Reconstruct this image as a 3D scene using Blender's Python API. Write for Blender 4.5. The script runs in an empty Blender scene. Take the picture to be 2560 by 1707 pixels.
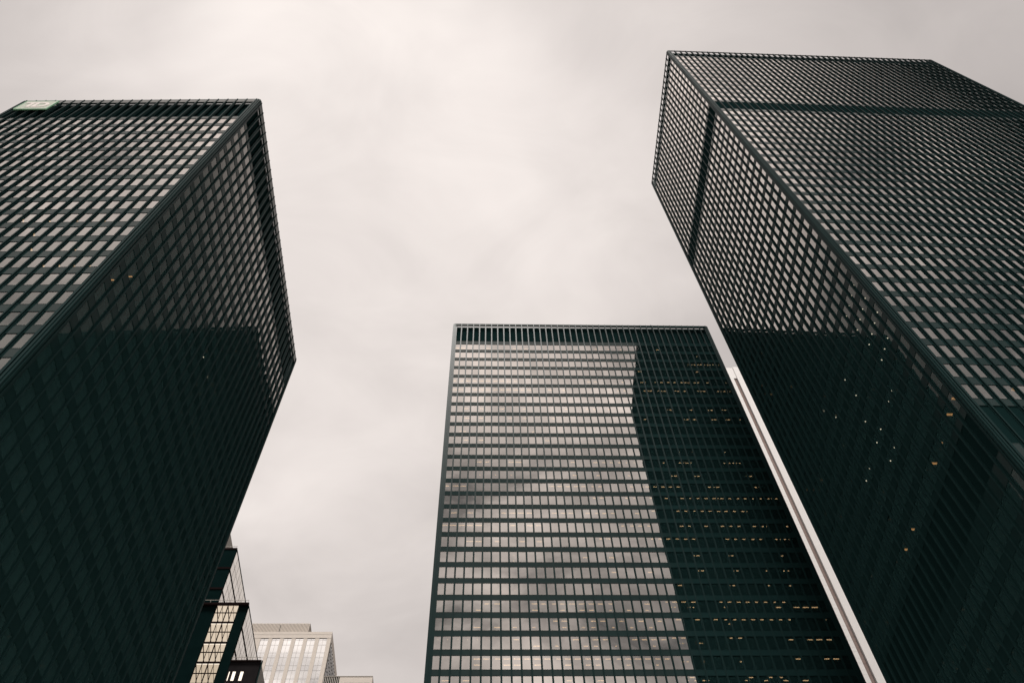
import bpy, math, random
from mathutils import Matrix, Vector

random.seed(7)
sc = bpy.context.scene
COL = sc.collection

# ------------------------------------------------------------------ camera
FPX, PIT, YAW, ROLL = 2272.666, 1.07224, 0.05263, -0.03925
EYE = 1.6
cd = bpy.data.cameras.new('camera'); cam = bpy.data.objects.new('camera', cd); COL.objects.link(cam)
cd.sensor_width = 36; cd.sensor_fit = 'HORIZONTAL'; cd.lens = FPX/2560*36
cd.clip_start = 0.1; cd.clip_end = 6000
FW = Vector((math.sin(YAW)*math.cos(PIT), math.cos(YAW)*math.cos(PIT), math.sin(PIT)))
RT0 = Vector((math.cos(YAW), -math.sin(YAW), 0)); UP0 = RT0.cross(FW)
RT = RT0*math.cos(ROLL)+UP0*math.sin(ROLL); UP = -RT0*math.sin(ROLL)+UP0*math.cos(ROLL)
cm = Matrix((RT, UP, -FW)).transposed().to_4x4(); cm.translation = (0, 0, EYE)
cam.matrix_world = cm
sc.camera = cam

# ------------------------------------------------------------------ sky and sun
SUN_EL, SUN_AZ = math.radians(76), math.radians(180)      # hidden behind the cloud, high and behind the camera
w = bpy.data.worlds.new('World'); sc.world = w; w.use_nodes = True
nt = w.node_tree; N = nt.nodes; Lk = nt.links; N.clear()
def nd(t, **k):
    n = N.new(t)
    for a, b in k.items(): setattr(n, a, b)
    return n
def mth(op, a, b=None, c=None, clamp=False):
    n = N.new('ShaderNodeMath'); n.operation = op; n.use_clamp = clamp
    for i, v in enumerate((a, b, c)):
        if v is None: continue
        if isinstance(v, (int, float)): n.inputs[i].default_value = v
        else: Lk.new(v, n.inputs[i])
    return n.outputs[0]
sky = nd('ShaderNodeTexSky', sky_type='NISHITA', sun_disc=False); sky.sun_elevation = SUN_EL; sky.sun_rotation = SUN_AZ
bg0 = nd('ShaderNodeBackground'); bg0.inputs[1].default_value = 0.05; Lk.new(sky.outputs[0], bg0.inputs[0])
tc = nd('ShaderNodeTexCoord'); sp = nd('ShaderNodeSeparateXYZ'); Lk.new(tc.outputs['Generated'], sp.inputs[0])
zz = mth('ADD', mth('MAXIMUM', sp.outputs[2], 0.0), 0.22)
cb = nd('ShaderNodeCombineXYZ'); Lk.new(mth('DIVIDE', sp.outputs[0], zz), cb.inputs[0]); Lk.new(mth('DIVIDE', sp.outputs[1], zz), cb.inputs[1])
cb.inputs[2].default_value = 3.7
def noise(scale, detail, rough, dist, off):
    mp = nd('ShaderNodeMapping'); mp.inputs['Location'].default_value = off; mp.inputs['Rotation'].default_value = (0, 0, 0.6)
    mp.inputs['Scale'].default_value = (1.0, 1.5, 1)
    Lk.new(cb.outputs[0], mp.inputs[0])
    n = nd('ShaderNodeTexNoise'); n.inputs['Scale'].default_value = scale; n.inputs['Detail'].default_value = detail
    n.inputs['Roughness'].default_value = rough; n.inputs['Distortion'].default_value = dist
    Lk.new(mp.outputs[0], n.inputs['Vector']); return n.outputs[0]
n1 = noise(2.3, 4, 0.5, 0.5, (5.1, 2.2, 0)); n2 = noise(6.0, 6, 0.55, 0.6, (7.1, 3.3, 0))
S = Vector((math.sin(SUN_AZ)*math.cos(SUN_EL), math.cos(SUN_AZ)*math.cos(SUN_EL), math.sin(SUN_EL)))
BR = Vector((0, -math.cos(math.radians(65)), math.sin(math.radians(65))))     # where the cloud is thinnest
dp = nd('ShaderNodeVectorMath', operation='DOT_PRODUCT'); Lk.new(tc.outputs['Generated'], dp.inputs[0]); dp.inputs[1].default_value = BR
mr = nd('ShaderNodeMapRange', interpolation_type='SMOOTHSTEP'); Lk.new(dp.outputs['Value'], mr.inputs[0])
for i, v in zip((1, 2, 3, 4), (0.1, 1.0, 0.160, 0.209)): mr.inputs[i].default_value = v
mx = nd('ShaderNodeMapRange', interpolation_type='SMOOTHSTEP'); Lk.new(mth('ABSOLUTE', mth('ADD', sp.outputs[0], 0.10)), mx.inputs[0])
for i, v in zip((1, 2, 3, 4), (0.10, 0.60, 1.0, 0.66)): mx.inputs[i].default_value = v
am = nd('ShaderNodeMapRange', interpolation_type='SMOOTHSTEP'); Lk.new(sp.outputs[1], am.inputs[0])   # heavier cloud towards the south
for i, v in zip((1, 2, 3, 4), (-0.75, 0.15, 2.2, 0.85)): am.inputs[i].default_value = v
a2 = nd('ShaderNodeMapRange', interpolation_type='SMOOTHSTEP'); Lk.new(sp.outputs[1], a2.inputs[0])
for i, v in zip((1, 2, 3, 4), (-0.7, 0.1, 4.4, 0.34)): a2.inputs[i].default_value = v
cl = mth('ADD', mth('MULTIPLY', mth('SUBTRACT', n1, 0.5), mth('MULTIPLY', am.outputs[0], 0.95)), mth('MULTIPLY', mth('SUBTRACT', n2, 0.5), a2.outputs[0]))
cl = mth('ADD', cl, 1.0)
lum = mth('MULTIPLY', mth('MULTIPLY', mr.outputs[0], mx.outputs[0]), cl)
tint = nd('ShaderNodeMix', data_type='RGBA')
Lk.new(mth('MULTIPLY', lum, 4.6, clamp=True), tint.inputs[0])
tint.inputs[6].default_value = (1.05, 0.935, 0.875, 1); tint.inputs[7].default_value = (1.05, 0.96, 0.90, 1)
bg1 = nd('ShaderNodeBackground'); Lk.new(tint.outputs[2], bg1.inputs[0]); Lk.new(lum, bg1.inputs[1])
ms = nd('ShaderNodeMixShader'); ms.inputs[0].default_value = 0.96
Lk.new(bg0.outputs[0], ms.inputs[1]); Lk.new(bg1.outputs[0], ms.inputs[2])
wo = nd('ShaderNodeOutputWorld'); Lk.new(ms.outputs[0], wo.inputs[0])
w.cycles.sampling_method = 'AUTOMATIC'

sd = bpy.data.lights.new('sun', 'SUN'); sd.energy = 1.5; sd.angle = math.radians(10); sd.color = (1, 0.95, 0.9)
sun = bpy.data.objects.new('sun', sd); COL.objects.link(sun)
sun.rotation_euler = S.to_track_quat('Z', 'Y').to_euler()

sc.view_settings.view_transform = 'Standard'; sc.view_settings.look = 'None'
sc.view_settings.exposure = 2.0; sc.view_settings.gamma = 1.0; sc.view_settings.use_curve_mapping = False
sc.cycles.caustics_reflective = False; sc.cycles.max_bounces = 8; sc.cycles.glossy_bounces = 0; sc.cycles.diffuse_bounces = 2; sc.cycles.transparent_max_bounces = 16

# ------------------------------------------------------------------ materials
def mat(name):
    m = bpy.data.materials.new(name); m.use_nodes = True; m.node_tree.nodes.clear(); return m, m.node_tree
def principled(name, col, rough=0.5, metal=0.0, ior=1.5, var=0.0, vscale=0.5, bump=0.0, spec=0.5):
    m, t = mat(name); o = t.nodes.new('ShaderNodeOutputMaterial'); p = t.nodes.new('ShaderNodeBsdfPrincipled')
    t.links.new(p.outputs[0], o.inputs[0])
    p.inputs['Base Color'].default_value = (*col, 1); p.inputs['Roughness'].default_value = rough
    p.inputs['Metallic'].default_value = metal; p.inputs['IOR'].default_value = ior; p.inputs['Specular IOR Level'].default_value = spec
    if var or bump:
        c = t.nodes.new('ShaderNodeTexCoord'); n = t.nodes.new('ShaderNodeTexNoise'); n.inputs['Scale'].default_value = vscale
        n.inputs['Detail'].default_value = 6; t.links.new(c.outputs['Object'], n.inputs['Vector'])
        if var:
            r = t.nodes.new('ShaderNodeMix'); r.data_type = 'RGBA'
            r.inputs[6].default_value = (*[x*(1-var) for x in col], 1); r.inputs[7].default_value = (*[min(1, x*(1+var)) for x in col], 1)
            t.links.new(n.outputs[0], r.inputs[0]); t.links.new(r.outputs[2], p.inputs['Base Color'])
        if bump:
            b = t.nodes.new('ShaderNodeBump'); b.inputs['Strength'].default_value = bump; t.links.new(n.outputs[0], b.inputs['Height'])
            t.links.new(b.outputs[0], p.inputs['Normal'])
    return m
def glass(name, curve, tint=(1, 0.93, 0.88), body=(0.014, 0.038, 0.038), see=0.35, wave=0.0):
    """coated window glass: mirror share follows the angle of incidence, the rest looks into a dark room"""
    m, t = mat(name); nn = t.nodes; lk = t.links
    o = nn.new('ShaderNodeOutputMaterial'); lw = nn.new('ShaderNodeLayerWeight'); lw.inputs[0].default_value = 0.5
    r = nn.new('ShaderNodeValToRGB'); e = r.color_ramp.elements
    pts = sorted((1-c, v) for c, v in curve)
    while len(e) < len(pts): e.new(0.5)
    for el, (p, v) in zip(e, pts): el.position = p; el.color = (v, v, v, 1)
    lk.new(lw.outputs['Facing'], r.inputs[0])
    geo = nn.new('ShaderNodeNewGeometry')
    inv = nn.new('ShaderNodeMath'); inv.operation = 'SUBTRACT'; inv.inputs[0].default_value = 1; lk.new(geo.outputs['Backfacing'], inv.inputs[1])
    oi = nn.new('ShaderNodeObjectInfo')
    ad = nn.new('ShaderNodeMath'); ad.operation = 'ADD'; lk.new(oi.outputs['Random'], ad.inputs[0]); lk.new(geo.outputs['Random Per Island'], ad.inputs[1])
    fr = nn.new('ShaderNodeMath'); fr.operation = 'FRACT'; lk.new(ad.outputs[0], fr.inputs[0])
    vr = nn.new('ShaderNodeMapRange'); lk.new(fr.outputs[0], vr.inputs[0]); vr.inputs[3].default_value = 0.86; vr.inputs[4].default_value = 1.07
    f1 = nn.new('ShaderNodeMath'); f1.operation = 'MULTIPLY'; lk.new(r.outputs[0], f1.inputs[0]); lk.new(inv.outputs[0], f1.inputs[1])
    f2 = nn.new('ShaderNodeMath'); f2.operation = 'MULTIPLY'; f2.use_clamp = True; lk.new(f1.outputs[0], f2.inputs[0]); lk.new(vr.outputs[0], f2.inputs[1])
    gl = nn.new('ShaderNodeBsdfGlossy'); gl.inputs['Color'].default_value = (*tint, 1); gl.inputs['Roughness'].default_value = 0.0
    nz = nn.new('ShaderNodeTexNoise'); nz.inputs['Scale'].default_value = 0.9; nz.inputs['Detail'].default_value = 1
    lk.new(geo.outputs['Position'], nz.inputs['Vector'])
    bp = nn.new('ShaderNodeBump'); bp.inputs['Strength'].default_value = 1; bp.inputs['Distance'].default_value = 0.0012
    lk.new(nz.outputs[0], bp.inputs['Height']); lk.new(bp.outputs[0], gl.inputs['Normal'])
    tr = nn.new('ShaderNodeBsdfTransparent'); tr.inputs[0].default_value = (0.75, 0.72, 0.68, 1)
    df = nn.new('ShaderNodeBsdfDiffuse'); df.inputs[0].default_value = (*body, 1)
    m1 = nn.new('ShaderNodeMixShader'); m1.inputs[0].default_value = see; lk.new(df.outputs[0], m1.inputs[1]); lk.new(tr.outputs[0], m1.inputs[2])
    m2 = nn.new('ShaderNodeMixShader'); lk.new(f2.outputs[0], m2.inputs[0]); lk.new(m1.outputs[0], m2.inputs[1]); lk.new(gl.outputs[0], m2.inputs[2])
    lk.new(m2.outputs[0], o.inputs[0])
    return m
def plate(name, curve, col=(0.0105, 0.0285, 0.0285)):
    """flat painted steel with a sheen that grows towards grazing view"""
    m, t = mat(name); nn = t.nodes; lk = t.links
    o = nn.new('ShaderNodeOutputMaterial'); lw = nn.new('ShaderNodeLayerWeight'); lw.inputs[0].default_value = 0.5
    r = nn.new('ShaderNodeValToRGB'); e = r.color_ramp.elements; pts = sorted((1-c, v) for c, v in curve)
    while len(e) < len(pts): e.new(0.5)
    for el, (p, v) in zip(e, pts): el.position = p; el.color = (v, v, v, 1)
    lk.new(lw.outputs['Facing'], r.inputs[0])
    c = nn.new('ShaderNodeTexCoord'); n = nn.new('ShaderNodeTexNoise'); n.inputs['Scale'].default_value = 0.3; n.inputs['Detail'].default_value = 5
    lk.new(c.outputs['Object'], n.inputs['Vector'])
    x = nn.new('ShaderNodeMix'); x.data_type = 'RGBA'; lk.new(n.outputs[0], x.inputs[0])
    x.inputs[6].default_value = (*[v*.75 for v in col], 1); x.inputs[7].default_value = (*[v*1.25 for v in col], 1)
    df = nn.new('ShaderNodeBsdfDiffuse'); lk.new(x.outputs[2], df.inputs[0])
    gl = nn.new('ShaderNodeBsdfGlossy'); gl.inputs['Color'].default_value = (1, .97, .94, 1); gl.inputs['Roughness'].default_value = 0.12
    m2 = nn.new('ShaderNodeMixShader'); lk.new(r.outputs[0], m2.inputs[0]); lk.new(df.outputs[0], m2.inputs[1]); lk.new(gl.outputs[0], m2.inputs[2])
    lk.new(m2.outputs[0], o.inputs[0]); return m
def emit(name, col, s):
    m, t = mat(name); o = t.nodes.new('ShaderNodeOutputMaterial'); e = t.nodes.new('ShaderNodeEmission')
    e.inputs[0].default_value = (*col, 1); e.inputs[1].default_value = s; t.links.new(e.outputs[0], o.inputs[0])
    try: m.cycles.emission_sampling = 'NONE'
    except Exception: pass
    return m

STEEL = principled('black_steel', (0.0105, 0.0285, 0.0285), 0.35, 0, 1.5, var=0.2, vscale=0.35, spec=0.02)
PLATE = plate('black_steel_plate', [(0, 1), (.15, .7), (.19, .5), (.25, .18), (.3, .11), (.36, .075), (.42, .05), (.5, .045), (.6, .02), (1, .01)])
PLATE_SIDE = plate('black_steel_side_plate', [(0, 1), (.14, .7), (.18, .5), (.22, .22), (.25, .09), (.3, .03), (.35, .018), (1, .008)])  # same steel as the fronts; sheen cut to imitate polarised reflection on the sides
RECESS = principled('black_louvre', (0.007, 0.020, 0.020), 1.0, 0, 1.4, spec=0.0)
ROOM = principled('dark_room', (0.02, 0.05, 0.05), 0.9, spec=0.1)
CEIL = principled('dim_ceiling', (0.05, 0.08, 0.075), 0.9, spec=0.1)
BLIND = principled('pale_blind', (0.62, 0.56, 0.48), 0.8)
G_M = glass('window_glass_middle', [(0, 1), (0.3, .70), (0.45, .55), (0.6, .42), (0.75, .37), (1, .35)])  # same glass on all towers; per-face mirror curves imitate a polarising filter
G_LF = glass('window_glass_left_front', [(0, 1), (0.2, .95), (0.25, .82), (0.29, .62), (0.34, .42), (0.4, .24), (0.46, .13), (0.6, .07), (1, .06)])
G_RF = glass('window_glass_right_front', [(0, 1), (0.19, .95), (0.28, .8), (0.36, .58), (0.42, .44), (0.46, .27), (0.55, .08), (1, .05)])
G_LR = glass('window_glass_left_side', [(0, 1), (0.19, .85), (0.22, .64), (0.25, .38), (0.28, .18), (0.31, .07), (0.36, .03), (1, .014)], body=(.026, .066, .066))  # body colour lightened to lift the shaded side face
G_RL = glass('window_glass_right_side', [(0, 1), (0.18, .95), (0.25, .72), (0.31, .55), (0.345, .36), (0.365, .14), (0.4, .06), (0.5, .03), (1, .015)], body=(.025, .064, .064))  # lighter body again, painting fill light into this shaded side
G_PALE = glass('pale_window_glass', [(0, .9), (0.5, .7), (1, .55)], tint=(1, .98, .96), body=(0.75, 0.74, 0.73), see=0.03)
G_ATR = glass('atrium_glass', [(0, 1), (0.5, .9), (1, .8)], tint=(1, .97, .92), body=(0.6, 0.55, 0.45), see=0.0)
G_WARM = glass('lit_office_glass', [(0, .6), (0.5, .15), (1, .08)], tint=(1, .97, .92), see=0.9)
G_DK = glass('dark_strip_glass', [(0, .3), (0.5, .08), (1, .05)], tint=(1, .87, .82), see=0.02, body=(.25, .19, .17))
LIGHT = emit('ceiling_light_glow', (1, 0.68, 0.37), 2.3)
SPOT = emit('downlight_glow', (1, 0.96, 0.80), 2.3)
BAR = emit('louvre_light_glow', (1, 0.55, 0.22), 1.5)
CREAM = emit('lit_ceiling_glow', (1, 0.88, 0.73), 0.37)
STONE = principled('beige_stone', (0.66, 0.59, 0.52), 0.8, var=0.10, vscale=0.6, bump=0.1)
STONE2 = principled('grey_beige_metal', (0.44, 0.40, 0.35), 0.7, var=0.06, vscale=0.3)
MARBLE = principled('white_marble', (0.77, 0.745, 0.725), 0.5, var=0.03, vscale=0.2)
BROWN = principled('brown_frame', (0.014, 0.009, 0.009), 0.9, spec=0.0)
DARK = principled('dark_cladding', (0.004, 0.012, 0.012), 0.9, var=0.3, vscale=0.5, spec=0.0)
SIGNBG = principled('pale_green_sign', (0.50, 0.55, 0.45), 0.5, var=0.06, vscale=1.0)
SIGNWH = principled('white_letter', (0.88, 0.80, 0.75), 0.5)
SIGNED = principled('green_sign_edge', (0.30, 0.62, 0.38), 0.5)
GRANITE = principled('grey_granite', (0.34, 0.32, 0.30), 0.7, var=0.15, vscale=0.4)
ASPH = principled('asphalt', (0.05, 0.05, 0.05), 0.9, var=0.2, vscale=0.5)

# ------------------------------------------------------------------ mesh helpers
class MB:
    def __init__(s): s.v = []; s.f = []
    def box(s, a, b):
        (x0, y0, z0), (x1, y1, z1) = a, b; n = len(s.v)
        s.v += [(x0,y0,z0),(x1,y0,z0),(x1,y1,z0),(x0,y1,z0),(x0,y0,z1),(x1,y0,z1),(x1,y1,z1),(x0,y1,z1)]
        s.f += [tuple(n+i for i in q) for q in ((0,3,2,1),(4,5,6,7),(0,1,5,4),(1,2,6,5),(2,3,7,6),(3,0,4,7))]
        return s
    def prism(s, poly, axis_a, axis_b):
        """poly (x, z) extruded along y from axis_a to axis_b; counter-clockwise seen from -y"""
        n = len(s.v); k = len(poly)
        s.v += [(x, axis_a, z) for x, z in poly]+[(x, axis_b, z) for x, z in poly]
        s.f += [tuple(n+i for i in range(k)), tuple(n+k+i for i in reversed(range(k)))]
        s.f += [(n+i, n+k+i, n+k+(i+1) % k, n+(i+1) % k) for i in range(k)]
        return s
    def vprism(s, poly, z0, z1):
        n = len(s.v); k = len(poly)
        s.v += [(x, y, z0) for x, y in poly]+[(x, y, z1) for x, y in poly]
        s.f += [tuple(n+i for i in reversed(range(k))), tuple(n+k+i for i in range(k))]
        s.f += [(n+i, n+(i+1) % k, n+k+(i+1) % k, n+k+i) for i in range(k)]
        return s
    def disc(s, c, r, h, k=12):
        return s.vprism([(c[0]+r*math.cos(2*math.pi*i/k), c[1]+r*math.sin(2*math.pi*i/k)) for i in range(k)], c[2]-h, c[2])
    def mesh(s, name, m):
        me = bpy.data.meshes.new(name); me.from_pydata(s.v, [], s.f); me.materials.append(m); me.update(); return me
def link(name, me, parent=None, loc=(0, 0, 0), rz=0.0, kind=None, label=None):
    o = bpy.data.objects.new(name, me); COL.objects.link(o)
    if parent: o.parent = parent
    o.location = loc; o.rotation_euler = (0, 0, rz)
    if kind: o['kind'] = kind
    if label: o['label'] = label
    return o
def thing(name, label, cat, loc=(0, 0, 0), rz=0.0, group=None):
    o = bpy.data.objects.new(name, None); COL.objects.link(o); o.empty_display_size = 2
    o.location = loc; o.rotation_euler = (0, 0, rz); o['label'] = label; o['category'] = cat
    if group: o['group'] = group
    return o
def bm(name, m, parent, *boxes, **k):
    b = MB()
    for a, c in boxes: b.box(a, c)
    return link(name, b.mesh(name, m), parent, **k)

def screen_area(M, w_, h_):
    """how large a w_ x h_ upright pane at matrix M shows in the frame (0 when outside)"""
    pts = []
    for x, z in ((0, 0), (w_, 0), (w_, h_), (0, h_)):
        p = M @ Vector((x, 0, z)) - Vector((0, 0, EYE)); d = p.dot(FW)
        if d <= 0: return 0
        pts.append((p.dot(RT)/d*FPX, p.dot(UP)/d*FPX))
    cx = sum(p[0] for p in pts)/4; cy = sum(p[1] for p in pts)/4
    if abs(cx) > 1290 or abs(cy) > 865: return 0
    return abs(sum(pts[i][0]*pts[(i+1) % 4][1]-pts[(i+1) % 4][0]*pts[i][1] for i in range(4)))/2

# ------------------------------------------------------------------ ground
bm('ground', ASPH, None, ((-2500, -2500, -1), (2500, 2500, -0.15)), kind='structure')
bm('plaza', GRANITE, None, ((-110, -60, -0.5), (170, 175, 0)), kind='structure')

# ------------------------------------------------------------------ dark steel towers
C0 = 0.75            # from the corner of the facade planes to the first mullion
FL, PANE = 0.0, 0.20
def mullion_mesh(name, h, e):
    b = MB()
    b.box((-.075, 0.0, 0), (.075, .025, h))            # outer flange
    b.box((-.02, .025, 0), (.02, .125+e, h))              # web
    b.box((-.075, .125+e, 0), (.075, .145+e, h))             # inner flange
    b.box((-.145, .145+e, 0), (.145, .30+e, h))             # post between the panes
    return b.mesh(name, STEEL)
def face_matrix(fo, ang): return Matrix.Translation(Vector((fo[0], fo[1], 0))) @ Matrix.Rotation(ang, 4, 'Z')

def tower(name, label, loc, yaw, H, faces, floors, louvres, W, D, x0, y0, core_in, group, e=0.0):
    """faces: (origin, angle, bays, module, glass); floors: (top, bottom) of each window row; louvres: (z0, z1) bands"""
    T = thing(name, label, 'skyscraper', (loc[0], loc[1], 0), yaw, group)
    TM = Matrix.Translation(Vector((loc[0], loc[1], 0))) @ Matrix.Rotation(yaw, 4, 'Z')
    x1, y1 = x0+W, y0+D
    Hm = H-.27
    mm = mullion_mesh('mullion', Hm, e)
    panes = []
    # spandrel bands fill whatever is not window or louvre
    holes = sorted([(b, t) for t, b in floors]+list(louvres), reverse=True)
    solid = []; top = H-0.35
    for b, t in holes:
        if top-t > 0.02: solid.append((t, top))
        top = b
    solid.append((0.0, top))
    for fo, ang, nb, mod, gm in faces:
        F = face_matrix(fo, ang); L = nb*mod
        def put(nm, me, s, d, z, **k):
            p = F @ Vector((s, d, z)); return link(nm, me, T, p, ang, **k)
        for i in range(nb+1): put('mullion', mm, C0+i*mod, 0, 0)
        cache = {}
        for (z0, z1) in solid:
            key = round(z1-z0, 2)
            if key not in cache:
                b = MB(); b.box((C0-.4, .165, 0), (C0+L+.4, .42, z1-z0))
                if z1-z0 < 3: b.box((C0-.4, .15, 0.0), (C0+L+.4, .165, .06)); b.box((C0-.4, .15, z1-z0-.06), (C0+L+.4, .165, z1-z0))
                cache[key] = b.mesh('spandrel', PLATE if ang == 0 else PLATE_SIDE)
            put('spandrel' if z1 < H-1 else 'parapet', cache[key], 0, e if z1 < H-1 else -.09, z0)
        lc = {}
        for (z0, z1) in louvres:
            key = (round(z1-z0, 2), z1 > H-20)
            if key not in lc:
                b = MB(); dd = .60 if z1 > H-20 else .22; b.box((.145, dd, 0), (mod-.145, dd+.1, z1-z0))
                lc[key] = b.mesh('louvre_panel', RECESS)
            for i in range(nb): put('louvre_panel', lc[key], C0+i*mod, e, z0)
        pw = mod-.29
        for (zt, zb) in floors:
            for i in range(nb): panes.append((F, ang, gm, C0+i*mod+.145, zb, pw, zt-zb))
    # the 300 windows that show largest are parts, the others are one part per kind of glass
    sized = []
    for p in panes:
        F, ang, gm, s, zb, pw, ph = p
        sized.append((screen_area(TM @ F @ Matrix.Translation(Vector((s, PANE+e, zb))), pw, ph), p))
    sized.sort(key=lambda t: -t[0])
    pc = {}; rest = {}
    for j, (a, (F, ang, gm, s, zb, pw, ph)) in enumerate(sized):
        if j < 300 and a > 0:
            key = (gm.name, round(pw, 3), round(ph, 3))
            if key not in pc: pc[key] = MB().box((0, 0, 0), (pw, .03, ph)).mesh('window_pane', gm)
            o = link('window_pane', pc[key], T, F @ Vector((s, PANE+e, zb)), ang)
            o.rotation_euler = (random.gauss(0, .0012), 0, ang+random.gauss(0, .0018))
        else:
            b = rest.setdefault(gm.name, (MB(), gm))[0]; n = len(b.v)
            q = MB().box((s, PANE+e, zb), (s+pw, PANE+e+.03, zb+ph))
            ta, tt = random.gauss(0, .0018), random.gauss(0, .0012)
            q.v = [(x, y+(x-s)*ta-(z-zb)*tt, z) for x, y, z in q.v]
            b.v += [tuple(F @ Vector(v)) for v in q.v]; b.f += [tuple(n+i for i in f) for f in q.f]
    for nm, (b, gm) in rest.items(): link('window_panes', b.mesh('window_panes', gm), T, kind='stuff')
    # corners: a column set back behind the last mullions, with two ribs
    for cx, sx in ((x0, 1), (x1, -1)):
        for cy, sy in ((y0, 1), (y1, -1)):
            b = MB()
            def bx(a0, b0, a1, b1, z1=H-.4):
                xs = sorted((cx+sx*a0, cx+sx*a1)); ys = sorted((cy+sy*b0, cy+sy*b1)); b.box((xs[0], ys[0], 0), (xs[1], ys[1], z1))
            bx(.14, .14, C0+.35, C0+.35); bx(.05, .36, .14, .56); bx(.36, .05, .56, .14)
            link('corner_column', b.mesh('corner_column', STEEL), T)
    # the sides the photograph does not show: plain steel bands over dark glass
    done = [round(math.degrees(f[1])) for f in faces]
    rb = MB()
    for a_, (p, q) in {0: ((x0+C0, y0+.15), (x1-C0, y0+.5)), 90: ((x1-.5, y0+C0), (x1-.15, y1-C0)),
                       180: ((x0+C0, y1-.5), (x1-C0, y1-.15)), -90: ((x0+.15, y0+C0), (x0+.5, y1-C0))}.items():
        if a_ in done: continue
        rb.box((p[0], p[1], 0), (q[0], q[1], H-.4))
        for (zt, zb) in floors:
            e = .06
            rb.box((p[0]-(e if a_ in (90, -90) else 0), p[1]-(e if a_ in (0, 180) else 0), zt+.1),
                   (q[0]+(e if a_ in (90, -90) else 0), q[1]+(e if a_ in (0, 180) else 0), zt+1.1))
    if rb.v: link('rear_wall', rb.mesh('rear_wall', STEEL), T)
    # inside: a dark core and one ceiling slab per storey
    bm('core', ROOM, T, ((x0+core_in, y0+core_in, 0), (x1-core_in, y1-core_in, H-2)))
    sl = MB().box((x0+.7, y0+.7, 0), (x1-.7, y1-.7, .35)).mesh('floor_slab', CEIL)
    for (zt, zb) in floors: link('floor_slab', sl, T, (0, 0, zt+.01))
    bm('roof', STEEL, T, ((x0+.65, y0+.65, H-1.5), (x1-.65, y1-.65, H-.9)))
    return T

M_ = 1.524
# middle tower
HM = 206.972+EYE
fl_m = [(195.91-3.984*k+.003*k*k+EYE, 193.27-3.984*k+.003*k*k+EYE) for k in range(47)]
WM = 42*M_+2*C0
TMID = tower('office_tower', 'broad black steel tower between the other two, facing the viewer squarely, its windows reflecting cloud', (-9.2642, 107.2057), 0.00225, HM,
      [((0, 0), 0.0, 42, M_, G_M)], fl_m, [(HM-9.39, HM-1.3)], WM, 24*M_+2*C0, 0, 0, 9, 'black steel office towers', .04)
# left tower
HL = 142.599+EYE; ml = M_*.96518; md = M_*29.86041/30
WL, DL = 24*ml+2*C0, 30*md+2*C0
fl_l = [(131.22-3.8038*k-.004*k*k+EYE, 128.72-3.8038*k-.004*k*k+EYE) for k in range(32)]
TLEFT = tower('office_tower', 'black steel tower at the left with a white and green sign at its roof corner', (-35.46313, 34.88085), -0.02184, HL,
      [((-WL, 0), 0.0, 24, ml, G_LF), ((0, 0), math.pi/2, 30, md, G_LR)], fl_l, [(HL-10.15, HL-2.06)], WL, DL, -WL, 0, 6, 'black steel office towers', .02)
# right tower
HR = 257.084+EYE; mr_ = M_*.99583; mrd = M_*1.0086
WR, DR = 48*mr_+2*C0, 24*mrd+2*C0
zr = [HR-8.0-4.0*k for k in range(12)]+[192.8046-4.0321*k-.0046*k*k+EYE for k in range(28)]+[67.2-4.2*j+EYE for j in range(14)]
fl_r = [(z, z-2.75) for z in zr]
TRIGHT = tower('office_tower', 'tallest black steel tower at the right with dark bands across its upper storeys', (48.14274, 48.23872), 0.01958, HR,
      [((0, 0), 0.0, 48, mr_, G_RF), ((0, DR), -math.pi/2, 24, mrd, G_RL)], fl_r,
      [(HR-6.71, HR-.53), (HR-62.43, HR-56.28), (HR-187.2, HR-180.6)], WR, DR, 0, 0, 6, 'black steel office towers', .085)

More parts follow.
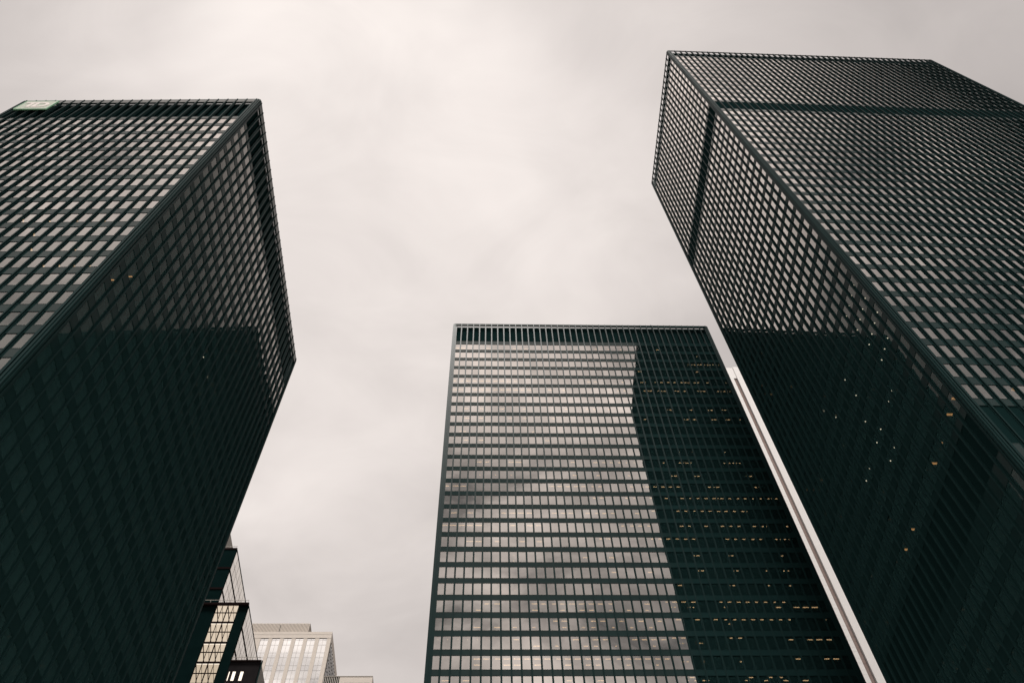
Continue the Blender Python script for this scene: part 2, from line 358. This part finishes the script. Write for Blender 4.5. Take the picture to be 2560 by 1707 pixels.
# ------------------------------------------------------------------ lit ceiling lights (a strip each, hung under the ceilings)
MLIGHTS = "0,1.2,0.7,2;0,1.2,2.2,3.4;0,1.2,8.6,9.6;0,1.2,15.2,15.9;0,1.2,17.9,18.8;0,1.2,35.3,36;0,1.2,38.5,39.2;0,1.2,41.6,42.2;0,1.2,50.6,51.3;1,0.8,59.8,60;2,0.8,56.9,57.3;2,0.8,57.8,58;2,0.8,58.4,58.8;2,0.8,59.2,59.5;2,0.8,59.8,60.5;2,0.8,60.9,61.1;2,0.8,61.5,61.9;2,0.8,62.2,62.5;2,0.8,62.8,63.1;2,0.8,63.5,63.8;2,0.8,64.3,64.7;3,0.45,44.2,45.3;3,0.45,58,58.8;4,1,0.9,1.8;4,1,2.4,3.4;4,1,4,5;4,1,5.4,6.5;4,1,7,8.1;4,1,8.6,9.5;4,1,10.3,11.3;4,1,11.7,12.8;4,1,13.4,14.4;4,1,15,15.9;4,1,32,33;4,1,33.6,34.4;4,1,39.9,40.6;4,1,44.4,45.2;4,1,45.5,45.7;4,1,47.7,48.2;4,1,49,49.7;4,1,50.6,51.4;4,1,52.1,52.6;4,1,53.7,54.3;4,1,54.6,55.1;4,1,55.4,55.8;4,1,56.8,57.3;4,1,57.7,58;4,1,59.7,60.3;4,1,64.3,64.8;5,0.9,0.7,2;5,0.9,2.4,3.5;5,0.9,5.5,6.6;5,0.9,7.1,8.1;5,0.9,8.6,9.5;5,0.9,10.2,11.4;5,0.9,11.9,12.8;5,0.9,13.2,14.3;5,0.9,14.8,15.9;5,0.9,16.5,17.4;5,0.9,18,19;5,0.9,22.7,23.6;5,0.9,25.8,26.7;5,0.9,38.5,39.1;5,0.9,39.9,40.7;5,0.9,44.5,45.1;5,0.9,45.5,45.8;5,0.9,46,46.6;5,0.9,47.7,48.1;5,0.9,48.5,48.8;5,0.9,49.1,49.8;5,0.9,51.6,51.9;5,0.9,52.2,52.7;5,0.9,53.7,54.2;5,0.9,56.9,57.2;5,0.9,57.5,57.8;5,0.9,58.1,58.7;5,0.9,61.4,61.8;5,0.9,62.2,62.4;5,0.9,62.9,63.3;5,0.9,63.7,63.9;5,0.9,64.3,64.7;6,1.1,43.7,43.9;6,1.1,49.8,49.9;7,0.9,3.9,4.9;7,0.9,7.3,8.1;7,0.9,11.7,12.6;7,0.9,16.7,17.4;7,0.9,26,26.7;7,0.9,30.5,31.2;7,0.9,32.2,32.9;7,0.9,35.5,35.9;7,0.9,48.6,48.7;7,0.9,49,49.6;7,0.9,53.6,54.1;7,0.9,57.6,57.9;7,0.9,58.2,58.7;7,0.9,60.7,60.9;7,0.9,61.2,61.7;8,0.8,4.1,5;8,0.8,7.3,8.1;8,0.8,13.5,14.3;8,0.8,16.6,17.5;8,0.8,22.9,23.7;8,0.8,42.9,43.6;8,0.8,51.6,51.8;8,0.8,52.1,52.7;8,0.8,53.6,54.2;8,0.8,57.6,57.9;8,0.8,58.1,58.6;8,0.8,60.6,60.8;8,0.8,61.1,61.6;8,0.8,63.5,63.9;9,1.6,3.2,4.5;9,1.6,18.5,19.1;10,1.1,4.2,5.1;10,1.1,7.3,8.2;10,1.1,21.1,22;11,1,48.3,48.5;11,1,51.1,51.3;11,1,52.8,52.9;11,1,57.8,58;12,0.9,7,8;12,0.9,8.6,9.5;12,0.9,13.3,14.4;12,0.9,14.8,16;12,0.9,25.8,26.7;12,0.9,30.4,31.3;12,0.9,32.1,32.8;12,0.9,33.7,34.3;12,0.9,35.3,35.9;12,0.9,36.9,37.4;12,0.9,38.5,39;12,0.9,44.4,44.7;12,0.9,47.6,48.1;12,0.9,48.6,48.7;12,0.9,49,49.6;12,0.9,50,50.2;12,0.9,56.7,57;12,0.9,57.3,57.5;12,0.9,57.8,58.1;12,0.9,58.5,58.9;12,0.9,59.3,59.4;12,0.9,59.8,60.1;13,1.2,7.5,7.7;13,1.2,10.6,10.8;13,1.2,13.7,13.9;13,1.2,25.9,26.7;13,1.2,30.6,31.4;13,1.2,36.8,37.3;13,1.2,45.4,45.7;13,1.2,46,46.6;13,1.2,50,50.3;13,1.2,50.6,51.1;13,1.2,60.4,60.7;13,1.2,61,61.5;14,0.9,1,1.8;14,0.9,2.4,3.5;14,0.9,4,5;14,0.9,21.1,22.1;14,0.9,22.6,23.6;14,0.9,24.2,25.1;14,0.9,25.8,26.7;14,0.9,27.3,28.1;14,0.9,29.2,29.8;14,0.9,30.5,31.3;14,0.9,36.7,37.4;14,0.9,39,39.4;14,0.9,39.7,40.5;14,0.9,41.2,42;14,0.9,42.8,43.5;14,0.9,44.3,45;14,0.9,45.8,46.4;14,0.9,51.9,52.5;14,0.9,53,53.2;14,0.9,53.5,54.1;14,0.9,61,61.4;14,0.9,61.8,62.2;15,0.6,29.1,29.7;15,0.6,30.4,31.4;15,0.6,35.3,36;15,0.6,36.8,37.4;15,0.6,39.9,40.5;15,0.6,42.8,43.5;15,0.6,45.8,46.4;15,0.6,47.5,48;15,0.6,48.9,49.4;15,0.6,50.4,51;15,0.6,51.9,52.5;15,0.6,52.9,53.1;15,0.6,53.4,54;15,0.6,55,55.5;15,0.6,56.6,57;15,0.6,57.9,58.4;15,0.6,59.5,59.8;15,0.6,60.3,60.5;15,0.6,61,61.3;15,0.6,61.8,62;15,0.6,62.5,62.8;15,0.6,63.2,63.6;15,0.6,63.9,64.3;16,1.1,2.5,3.5;16,1.1,5.5,6.6;16,1.1,11.8,12.8;16,1.1,13.3,14.5;16,1.1,14.8,15.9;16,1.1,16.5,17.5;16,1.1,21.1,22.1;16,1.1,22.7,23.7;16,1.1,24.2,25.2;16,1.1,27.4,28.3;16,1.1,29.1,29.8;16,1.1,30.5,31.3;16,1.1,32.1,32.8;16,1.1,36.6,37.4;16,0.5,39.7,40.5;16,0.5,44.3,45;16,0.5,45.8,46.4;16,0.5,47.5,48;16,0.5,48.9,49.5;16,0.5,50.3,50.9;16,0.5,51.9,52.5;16,0.5,53.3,53.9;16,0.5,54.9,55.4;16,0.5,56.5,57;16,0.5,57.3,57.6;17,0.8,44.3,45;17,0.8,45.8,46.3;17,0.8,48.8,49.4;17,0.8,51.8,52.4;17,0.8,53.4,53.9;17,0.8,54.9,55.4;17,0.8,57.7,58.3;17,0.8,59.3,59.7;17,0.8,60.2,60.5;17,0.8,63.8,64.2;17,0.8,1.1,2;17,0.8,2.3,3.5;17,0.8,4,5.1;17,0.8,5.5,6.7;17,0.8,7,8.2;17,0.8,13.3,14.5;17,0.8,16.4,17.5;17,0.8,18,18.9;17,0.8,33.6,34.4;17,0.8,35.2,36;17,0.8,36.6,37.4;17,0.8,38.3,38.9;18,0.5,38.4,38.9;18,0.5,39.7,40.4;18,0.5,41.1,41.9;18,0.5,42.8,43.4;18,0.5,44.3,44.9;18,0.5,45.7,46.3;18,0.5,51.8,52.4;18,0.5,53.3,53.8;18,0.5,54.8,55.3;18,0.5,56.4,56.9;18,0.5,57.8,58.3;18,0.5,60.7,61.1;18,0.5,61.6,61.9;18,0.5,62.3,62.6;18,0.5,63.1,63.4;18,1.2,5.5,6.7;18,1.2,7.1,8.2;18,1.2,10.5,11.3;18,1.2,14.9,16;18,1.2,18,18.9;18,0.5,29.1,29.9;18,0.5,30.4,31.3;19,0.9,45.3,45.5;19,0.9,45.8,46.4;19,0.9,51.2,51.6;19,0.9,51.9,52.3;19,0.9,60.7,61.1;19,2.2,10.7,10.8;19,2.2,13.8,13.9;19,0.9,13.8,13.9;19,1.4,25.9,26.8;19,1.4,30.5,31.4;20,0.8,45.2,45.5;20,0.8,45.8,46.3;20,0.8,51.2,51.5;20,0.8,51.9,52.3;20,0.8,57,57.5;20,0.8,60,60.4;20,0.8,60.8,61;20,1.2,30.5,31.3;20,1.2,36.7,37.4;21,0.5,41.1,41.8;21,0.5,49.6,49.9;21,0.5,50.3,50.7;21,0.5,56.3,56.6;21,0.5,59.9,60.3;21,1.7,13.8,13.9;22,0.45,38.4,38.8;22,0.45,39.5,40.3;22,0.45,41,41.7;22,0.45,42.6,43.3;22,0.45,47.3,47.7;22,0.45,48.6,49.2;22,0.45,50.1,50.7;22,0.45,51.6,52.2;22,0.45,53.1,53.6;22,0.45,54.6,55.1;22,0.45,56.2,56.5;22,0.45,57.6,58.1;22,1.6,39.1,39.5;22,1.6,39.9,40.2;22,1.6,42.1,42.6;22,1.6,43,43.2;22,1.6,48.1,48.7;22,1.6,56.8,57.8;22,1.6,59.7,60.7;22,1.6,61.2,62.2;22,1.6,62.7,63.7;22,0.9,8.8,9.6;22,0.9,10.4,11.4;22,0.9,16.5,17.5;22,0.9,18,18.9;22,0.9,19.8,20.6;22,0.9,21.1,22.1;22,2.3,7.4,8.3;22,2.3,16.6,17.6;22,2.3,21.2,22;22,0.9,21.1,22.1;22,0.9,22.6,23.7;22,0.9,24.2,25.2;22,0.9,25.8,26.7;22,0.9,27.3,28.1;22,0.9,29.1,29.7;22,0.9,35,35.8;22,2.3,24.4,25.2;22,2.3,26,26.7;22,2.3,29.3,29.7;22,2.3,32.2,32.8;22,2.3,35.3,35.8;23,0.45,39.4,40.2;23,0.45,42.5,43.2;23,0.45,45.5,46.1;23,0.45,47.2,47.6;23,0.45,48.6,49.1;23,0.45,50,50.6;23,0.45,51.5,52.1;23,0.45,53,53.5;23,0.45,54.5,55;23,0.45,56,56.5;23,0.45,57.5,57.9;23,0.45,63.3,63.6;23,1.4,48,48.6;23,0.8,19.8,20.6;23,2.2,7.1,8.3;23,2.2,10.4,11.4;23,2.2,13.4,14;23,2.2,16.5,17;23,0.8,21.1,22.1;23,0.8,25.8,26.7;23,0.8,27.3,28.1;23,0.8,30.4,31.2;23,0.8,33.4,34.3;23,0.8,36.5,37.2;23,2.2,21.3,22;23,2.2,24.4,25;23,2.2,26,26.6;23,2.2,29.3,29.7;23,2.2,32.2,32.7;23,2.2,35.3,35.8;24,0.45,38.1,38.7;24,0.45,39.5,40.2;24,0.45,47.1,47.6;24,0.45,48.5,49.1;24,0.8,56.5,57.5;24,0.8,59.5,60.3;24,0.8,60.9,61.8;24,0.8,62.5,63.3;24,1.6,39.1,39.5;24,1.6,39.8,40.1;24,1.6,42.1,42.7;24,1.6,42.9,43.1;24,3.1,64.4,64.7;24,3.1,65,65.3;24,0.8,13.4,14.2;24,0.8,1.6,1.7;24,0.8,3.1,3.2;24,0.8,4.7,4.8;24,0.8,6.2,6.3;24,0.8,7.7,7.8;24,0.8,9.2,9.3;24,2.2,16.5,17.5;24,2.2,19.9,20.5;24,0.8,22.6,23.6;24,0.8,25.7,26.6;24,0.8,27.3,28.1;24,0.8,31.9,32.7;24,0.8,33.4,34.2;24,0.8,34.9,35.7;24,0.8,36.4,37.2;24,2.2,24.4,25.1;24,2.2,26,26.6;24,2.2,29.3,29.6;24,2.2,34.6,34.9;24,2.2,35.3,35.7;25,0.8,56.5,57.3;25,0.8,60.9,61.7;25,0.8,62.3,63.2;25,1.4,39,39.4;25,1.4,39.8,40.1;25,1.4,42,42.5;25,1.4,48,48.3;25,0.8,7.2,8.4;25,0.8,8.7,9.6;25,0.8,10.5,11.4;25,0.8,11.8,13;25,0.8,13.3,14.5;25,0.8,14.9,16;25,0.8,16.4,17.5;25,0.8,18,18.9;25,0.8,19.8,20.6;25,2.1,7.3,8.3;25,2.1,11.8,13;25,2.1,13.4,14.5;25,2.1,16.5,17.5;25,0.8,21.1,22.1;25,0.8,22.6,23.6;25,0.8,24.2,25.1;25,0.8,25.7,26.7;25,0.8,27.3,28.1;25,0.8,29,29.7;25,0.8,30.3,31.2;25,0.8,31.8,32.7;25,0.8,33.3,34.2;25,0.8,34.9,35.7;25,0.8,36.4,37.1;25,2.1,21.2,22.1;25,2.1,24.4,25.1;25,2.1,25.9,26.6;25,2.1,30.6,31.2;25,2.1,35.2,35.6;26,0.45,39.4,40.1;26,0.45,48.3,48.9;26,0.45,51.3,51.8;26,0.45,52.8,53.3;26,1.1,39,39.3;26,1.1,40.2,40.6;26,1.1,41.4,41.8;26,1.1,42,42.4;26,1.1,47.8,48.5;26,1.1,50.7,51.4;26,1.1,53.6,54.4;26,1.1,56.5,57.4;26,1.1,2.6,3.7;26,1.1,5.7,6.8;26,1.1,21.1,22;26,1.1,25.7,26.7"
ml_ = [tuple(float(x) for x in r.split(',')) for r in MLIGHTS.split(';')]
ml_.sort(key=lambda r: -(r[3]-r[2])*(1+r[0]/20))
lc = {}; extra = MB()
for j, (k, d, xa, xb) in enumerate(ml_):
    z = fl_m[int(k)][0]-.02; L_ = max(.1, round(xb-xa, 1)); hh = .06
    if j < 300:
        if L_ not in lc: lc[L_] = MB().box((0, 0, -hh), (L_, .13, 0)).mesh('ceiling_light', LIGHT)
        link('ceiling_light', lc[L_], TMID, (xa, d, z))
    else: extra.box((xa, d, z-hh), (xa+L_, d+.13, z))
if extra.v: link('ceiling_lights', extra.mesh('ceiling_lights', LIGHT), TMID, kind='stuff')
for k, x, d in [(10,-14.56,.62),(10,-11.77,.65),(10,-8.82,.76),(10,-5.88,.76),(11,-11.72,.66),(12,-10.29,.72),(12,-5.94,.84),(13,-7.42,.82),(13,-5.93,.83),(13,-4.51,.85),(13,-3.02,.87)]:
    bm('ceiling_light', LIGHT, TLEFT, ((x-.06, d-.1, fl_l[k][0]-.09), (x+.06, d+1.0, fl_l[k][0]-.02)))
for k, x, y in [(13,-1.53,2.68),(12,-1.41,4.1)]:
    bm('ceiling_light', BAR, TLEFT, ((x-.7, y-.05, fl_l[k][0]-.09), (x+.5, y+.05, fl_l[k][0]-.02)))
dl = MB().disc((0, 0, 0), .075, .06).mesh('downlight', SPOT)
for k, x, y in [(8,-1.05,22.3),(8,-1.03,25.2),(19,-1.63,11.8)]: link('downlight', dl, TLEFT, (x, y, fl_l[k][0]-.02))
for k, y in [(32,7.38),(33,5.74),(34,4.08),(33,7.29),(34,5.65),(35,3.96),(34,7.18),(33,10.9),(35,5.49),(35,7.05),(34,10.77),(33,15.01),(36,8.95),(33,17.09),(34,14.88),(36,10.48),
             (34,16.91),(33,21.13),(35,16.22),(36,14.54),(36,16.55),(34,23.0),(37,14.3),(37,16.25),(36,20.55),(37,18.69),(36,22.51),(37,20.26),(32,22.81),(32,1.14),(32,2.73),(32,4.27),(33,2.63),(32,5.84),(33,4.19),(34,2.55),(35,.9)]:
    link('downlight', dl, TRIGHT, (.95, y, fl_r[k][0]-.02))
for k, x0_, x1_, y in [(39,.75,1.4,2.0),(39,.75,1.6,4.0),(39,.8,1.5,7.7),(39,.8,1.6,10.4),(28,.7,1.27,20.2),(28,.74,1.1,26.3),(39,.8,1.4,19.7),(39,.8,1.3,22.7)]:
    b = MB(); z = fl_r[k][0]-.02
    for i in range(3): b.box((x0_, y-.1+.1*i, z-.04), (x0_+(x1_-x0_)*.75, y-.065+.1*i, z))
    link('ceiling_light', b.mesh('ceiling_light', BAR), TRIGHT)
b = MB(); z = fl_r[39][0]-.02
for i in range(3): b.box((6.82, .6+.12*i, z-.04), (7.64, .64+.12*i, z))
link('ceiling_light', b.mesh('ceiling_light', BAR), TRIGHT)
# pale blinds drawn at the side of some windows of the middle tower
bl = MB().box((0, 0, 0), (.16, .02, 2.4)).mesh('window_blind', BLIND)
for k in range(27):
    for i in random.sample(range(38), 3 if k < 10 else 6):
        link('window_blind', bl, TMID, (C0+i*M_+(.18 if random.random() < .5 else 1.2), .36, fl_m[k][1]+.1))
bm('roof_mast', STEEL, TMID, ((50.9, .5, HM-.9), (51.02, .62, HM+.9)))

# ------------------------------------------------------------------ sign on the left tower
sx0, sx1, sz0, sz1 = 0.5*ml, 3.82*ml, HL-6.5, HL-1.75
SG = thing('roof_sign', 'square pale green sign with white letters TD on the left tower near its roof corner', 'sign',
           (TLEFT.location.x+math.cos(-.02184)*(-WL+C0), TLEFT.location.y+math.sin(-.02184)*(-WL+C0), 0), -.02184)
bm('sign_panel', SIGNBG, SG, ((sx0+.12, -.22, sz0+.12), (sx1-.12, -.06, sz1-.12)))
for p, q in (((sx0, -.24, sz0), (sx1, -.04, sz0+.119)), ((sx0, -.24, sz1-.119), (sx1, -.04, sz1)), ((sx0, -.24, sz0+.12), (sx0+.119, -.04, sz1-.12)), ((sx1-.119, -.24, sz0+.12), (sx1, -.04, sz1-.12))):
    bm('sign_edge', SIGNED, SG, (p, q))
uw, vh = sx1-sx0, sz1-sz0
pt = lambda u, v: (sx0+u*uw, sz1-v*vh)
tl = MB().prism([pt(.10, .30), pt(.26, .30), pt(.26, .78), pt(.37, .78), pt(.37, .30), pt(.405, .30), pt(.405, .19), pt(.10, .19)], -.26, -.22)
link('letter', tl.mesh('letter', SIGNWH), SG)
db = MB()
outer = [(.42, .78), (.60, .78)]+[(.60+.27*math.sin(t), .485+.295*math.cos(t)) for t in [math.pi*i/12 for i in range(1, 12)]]+[(.60, .19), (.42, .19)]
inner = [(.53, .67), (.60, .67)]+[(.60+.16*math.sin(t), .485+.185*math.cos(t)) for t in [math.pi*i/12 for i in range(1, 12)]]+[(.60, .30), (.53, .30)]
n = len(outer)
for i in range(n):
    j = (i+1) % n
    db.prism([pt(*outer[i]), pt(*outer[j]), pt(*inner[j]), pt(*inner[i])], -.26, -.22)
link('letter', db.mesh('letter', SIGNWH), SG)

# ------------------------------------------------------------------ white marble tower behind
YW = 200.0; ZR = 345.0+EYE
WT = thing('marble_tower', 'white marble skyscraper with one dark window strip, seen in the gap beside the right tower', 'skyscraper', (0, YW, 0))
bm('wall', MARBLE, WT, ((60, .06, 0), (105.9, 40, ZR-.02)))
bm('pier', MARBLE, WT, ((107.3, -.45, 0), (122, 39, ZR)))
bm('lintel', MARBLE, WT, ((105.9, .03, 337.6), (107.3, 39, ZR-.01)))
bm('reveal', DARK, WT, ((105.9, .6, 0), (107.3, 39, 337.6)))
zc = 337.6; st = 4.15; i = 0
pmesh = {}
while zc > 120:
    for hgt, nm in ((2.55, 'a'), (1.6, 'b')):
        if nm not in pmesh:
            pmesh[nm] = (MB().box((0, 0, .06), (1.12, .06, hgt)).mesh('window_pane', G_DK), MB().box((0, 0, .05), (2.2, .06, hgt)).mesh('stone_panel', MARBLE))
        zc -= hgt
        link('window_pane', pmesh[nm][0], WT, (106.0, .3, zc+EYE))
        link('stone_panel', pmesh[nm][1], WT, (103.68, 0, zc+EYE))
sp_ = [(z, z+3.95) for z in range(120, 344, 4)]
b = MB()
for z0, z1 in sp_: b.box((60, 0, z0), (103.62, .06, z1))
link('stone_panels', b.mesh('stone_panels', MARBLE), WT, kind='stuff')

# ------------------------------------------------------------------ stepped glass building, low at the left
GB = thing('glass_building', 'stepped dark building with cream lit windows and glazed sides, low behind the left tower', 'office building')
def grid_wall(mat_glass, origin, axis, n_s, w_s, rows, bar, frame_name):
    """panes on an upright wall; axis 'x' faces -y, axis 'y' faces +x; rows of (z0, z1)"""
    cache = {}
    for z0, z1 in rows:
        for i in range(n_s):
            key = (axis, round(z1-z0, 2), w_s)
            if key not in cache:
                if axis == 'x': cache[key] = MB().box((bar/2, 0, bar/2), (w_s-bar/2, .05, z1-z0-bar/2)).mesh('window_pane', mat_glass)
                else: cache[key] = MB().box((-.05, bar/2, bar/2), (0, w_s-bar/2, z1-z0-bar/2)).mesh('window_pane', mat_glass)
            if axis == 'x': link('window_pane', cache[key], GB, (origin[0]+i*w_s, origin[1]-.06, z0))
            else: link('window_pane', cache[key], GB, (origin[0]+.06, origin[1]+i*w_s, z0))
# upper block
zA = 153.4+EYE
bm('upper_block', DARK, GB, ((-85, 135, 0), (-54.46, 175, zA)))
grid_wall(G_ATR, (-54.46, 135.3), 'y', 16, 2.05, [(zA-.7-3.02*(i+1), zA-.7-3.02*i) for i in range(9)], .14, 'frame')
for i in range(6): bm('floor_band', BROWN, GB, ((-85, 134.9, zA-6.0*i-.5), (-54.40, 135, zA-6.0*i)))
for i in range(1, 4): bm('lattice_bar', BROWN, GB, ((-54.39, 135.2, zA-.7-6.04*i-.14), (-54.30, 168, zA-.7-6.04*i+.14)))
bm('railing', STONE2, GB, ((-64, 135.3, zA+.9), (-54.6, 135.36, zA+.97)), *[((-64+i*1.3, 135.3, zA), (-63.95+i*1.3, 135.36, zA+.9)) for i in range(8)])
# plant room on the upper roof
bm('plant_room', STONE2, GB, ((-75, 137, zA), (-58.3, 160, zA+8)))
bm('plant_room_frame', STONE, GB, ((-60.3, 136.8, zA), (-59.9, 137, zA+7.9)), ((-58.9, 136.8, zA), (-58.25, 137, zA+7.9)))
# middle block
zB = 121.9+EYE
bm('middle_block', DARK, GB, ((-75, 120.3, 0), (-42.83, 134.7, zB)))
bm('roof_edge', BROWN, GB, ((-75, 119.9, zB-.45), (-42.75, 120.3, zB+.02)))
bm('railing', STONE2, GB, ((-60, 120.1, zB+.75), (-43.0, 120.15, zB+.82)), *[((-60+i*1.7, 120.1, zB), (-59.95+i*1.7, 120.15, zB+.75)) for i in range(11)])
bm('lit_room', CREAM, GB, ((-48.3, 120.22, 92), (-44.42, 120.29, zB-.5)))
fz = [zB-.45, 119.6, 117.3, 115.1, 112.7, 110.6, 108.4, 106.15, 104.0, 101.8, 99.6, 97]
vx = [-48.3+.97*i for i in range(5)]
cache = {}
rows_ = [(fz[i+1]+EYE, fz[i]+EYE-(.30 if i % 2 == 0 else .06)) for i in range(len(fz)-1)]
rows_[0] = (fz[1]+EYE, zB-.5)
for z0, z1 in rows_:
    for i in range(4):
        key = round(z1-z0, 2)
        if key not in cache: cache[key] = MB().box((.03, 0, .04), (.94, .04, z1-z0-.03)).mesh('window_pane', G_WARM)
        link('window_pane', cache[key], GB, (vx[i], 120.15, z0))
for i in range(5):
    bm('window_bar', BROWN, GB, ((vx[i]-(.07 if i == 2 else .03), 120.05, 95), (vx[i]+(.07 if i == 2 else .03), 120.21, zB-.5)))
for i in range(1, len(fz)-1):
    t_ = .17 if i % 2 == 0 else .05
    bm('window_bar', BROWN, GB, ((-48.35, 120.04, fz[i]+EYE-t_), (-44.4, 120.2, fz[i]+EYE+t_)))
for i in range(5):
    for a in (0, 1.94):
        z1 = fz[2*i]+EYE-.2 if i else zB-.5; z0 = fz[2*i+2]+EYE+.15 if 2*i+2 < len(fz) else 99
        for du, tw in ((0.05, .15), (.95, .06)):
            x = -48.3+a+du
            link('lattice_bar', MB().prism([(x, z1), (x+1.0+tw, z0), (x+1.0, z0), (x-tw, z1)][::-1], 119.98, 120.03).mesh('lattice_bar', BROWN), GB)  # added bars standing in for ceiling beams seen receding through the glass
grid_wall(G_ATR, (-42.83, 120.6), 'y', 9, 1.5, [(zB-.6-2.5*(i+1), zB-.6-2.5*i) for i in range(7)], .12, 'frame')
for i in range(1, 3): bm('lattice_bar', BROWN, GB, ((-42.77, 120.4, zB-.6-5*i-.12), (-42.68, 134.5, zB-.6-5*i+.12)))
# lower block
zC = 97.95+EYE
bm('lower_block', principled('brown_cladding', (0.020, 0.018, 0.019), 0.9, spec=0.0, var=.35, vscale=.8), GB, ((-38.47, 108.2, 0), (-33.98, 119.8, zC)))
bm('roof_edge', BROWN, GB, ((-38.5, 108.0, zC-.2), (-33.9, 108.2, zC+.03)))
bm('railing', STONE2, GB, ((-38.4, 108.1, zC+.6), (-34.1, 108.14, zC+.66)), *[((-38.4+i*.7, 108.1, zC), (-38.36+i*.7, 108.14, zC+.6)) for i in range(7)])
for x in (-38.2, -37.65, -36.5):
    for k in range(2):
        bm('lit_window', CREAM, GB, ((x, 108.1, zC-3.7-2.2*k), (x+(.1 if x < -38 else .42), 108.19, zC-2.1-2.2*k)))
bm('side_wall', STONE2, GB, ((-33.97, 108.5, 60), (-33.9, 119.7, zC-.25)))
bm('corner_pipe', STEEL, GB, ((-33.85, 108.1, 60), (-33.7, 108.3, zC)))

# ------------------------------------------------------------------ beige stone building
SB = thing('stone_building', 'beige stone office block with six columns of pale windows and a ribbed roof plant', 'office building', (0, 300, 0))
zP = 287.5+EYE; xr = -67.0
cols = [(-104.0+.0, -100.7), (-97.05, -93.68), (-92.10, -88.75), (-87.15, -83.80), (-82.15, -78.75), (-77.15, -73.75), (-72.07, -68.70)]
bm('back_block', STONE, SB, ((-112, .5, 0), (xr, 26, zP-.05)))
edges = [-112]+[c for p in cols for c in p]+[xr]
for i in range(0, len(edges), 2): bm('stone_pier', STONE, SB, ((edges[i], 0, 200), (edges[i+1], .5, 284.0+EYE)))
bm('cornice', STONE, SB, ((-112, -.05, 284.0+EYE), (xr+.02, .5, zP)))
bm('cornice_joint', STONE2, SB, ((-112, -.08, 286.0+EYE), (xr+.05, -.05, 286.08+EYE)))
zs = [283.96, 282.83, 280.26, 276.03, 273.44, 269.19, 266.63, 262.35, 259.8, 255.5, 252.9]
wc = {}
for i in range(len(zs)-1):
    h_ = zs[i]-zs[i+1]
    for a, b_ in cols:
        for s in (0, 1):
            wd = (b_-a)/2; key = (round(h_, 2), round(wd, 2))
            if key not in wc: wc[key] = MB().box((.05, 0, .06), (wd-.05, .05, h_-.06)).mesh('window_pane', G_PALE)
            link('window_pane', wc[key], SB, (a+s*wd, .22, zs[i+1]+EYE))
for a, b_ in cols: bm('window_frame', STONE2, SB, ((a, .3, 250), (b_, .34, 284+EYE)), ((a, .02, 283.9+EYE), (b_, .2, 284.0+EYE)))
# side with a close grid of windows
wd = MB().box((-.05, .1, .1), (.06, 1.9, 3.9)).mesh('window_pane', G_PALE)
wf = MB()
for k in range(9):
    for j in range(11): link('window_pane', wd, SB, (xr+.05, 1.5+j*2.15, zP-9-4.3*k))
for j in range(12): wf.box((xr, 1.3+j*2.15, 220), (xr+.25, 1.46+j*2.15, zP-5))
link('side_mullions', wf.mesh('side_mullions', DARK), SB, kind='stuff')
b = MB(); bm('plant_room', principled('plant_room_metal', (0.26, 0.23, 0.20), 0.8, var=.1), SB, ((-112, 10.2, zP-.1), (-79.9, 22, 302.2+EYE)))
rb = MB().box((0, 0, 0), (.26, .2, 302.3-287.5)).mesh('rib', STONE)
x = -111.5
while x < -80.1:
    link('rib', rb, SB, (x, 10.0, zP)); x += .62
bm('downpipe', DARK, SB, ((-93.2, 9.9, zP), (-92.9, 9.99, 301+EYE)))

# ------------------------------------------------------------------ low building beside it
QB = thing('low_building', 'low beige block with a dark slatted screen, at the foot of the stone building', 'office building', (0, 240, 0))
zQ = 210.65+EYE
bm('wall', STONE, QB, ((-48.2, 0, 0), (-37.42, 22, zQ)))
bm('screen_back', DARK, QB, ((-53.46, .2, 0), (-48.2, 20, zQ-.1)))
bs = MB().box((0, 0, 0), (.22, .2, 14)).mesh('slat', STONE2)
for i in range(9): link('slat', bs, QB, (-53.4+i*.58, 0, zQ-14))
bm('coping', STONE2, QB, ((-53.5, -.08, zQ), (-37.4, 22, zQ+.2)))
bm('window_band', G_DK, QB, ((-46.5, -.03, zQ-4.2), (-38.2, 0, zQ-2.6)))
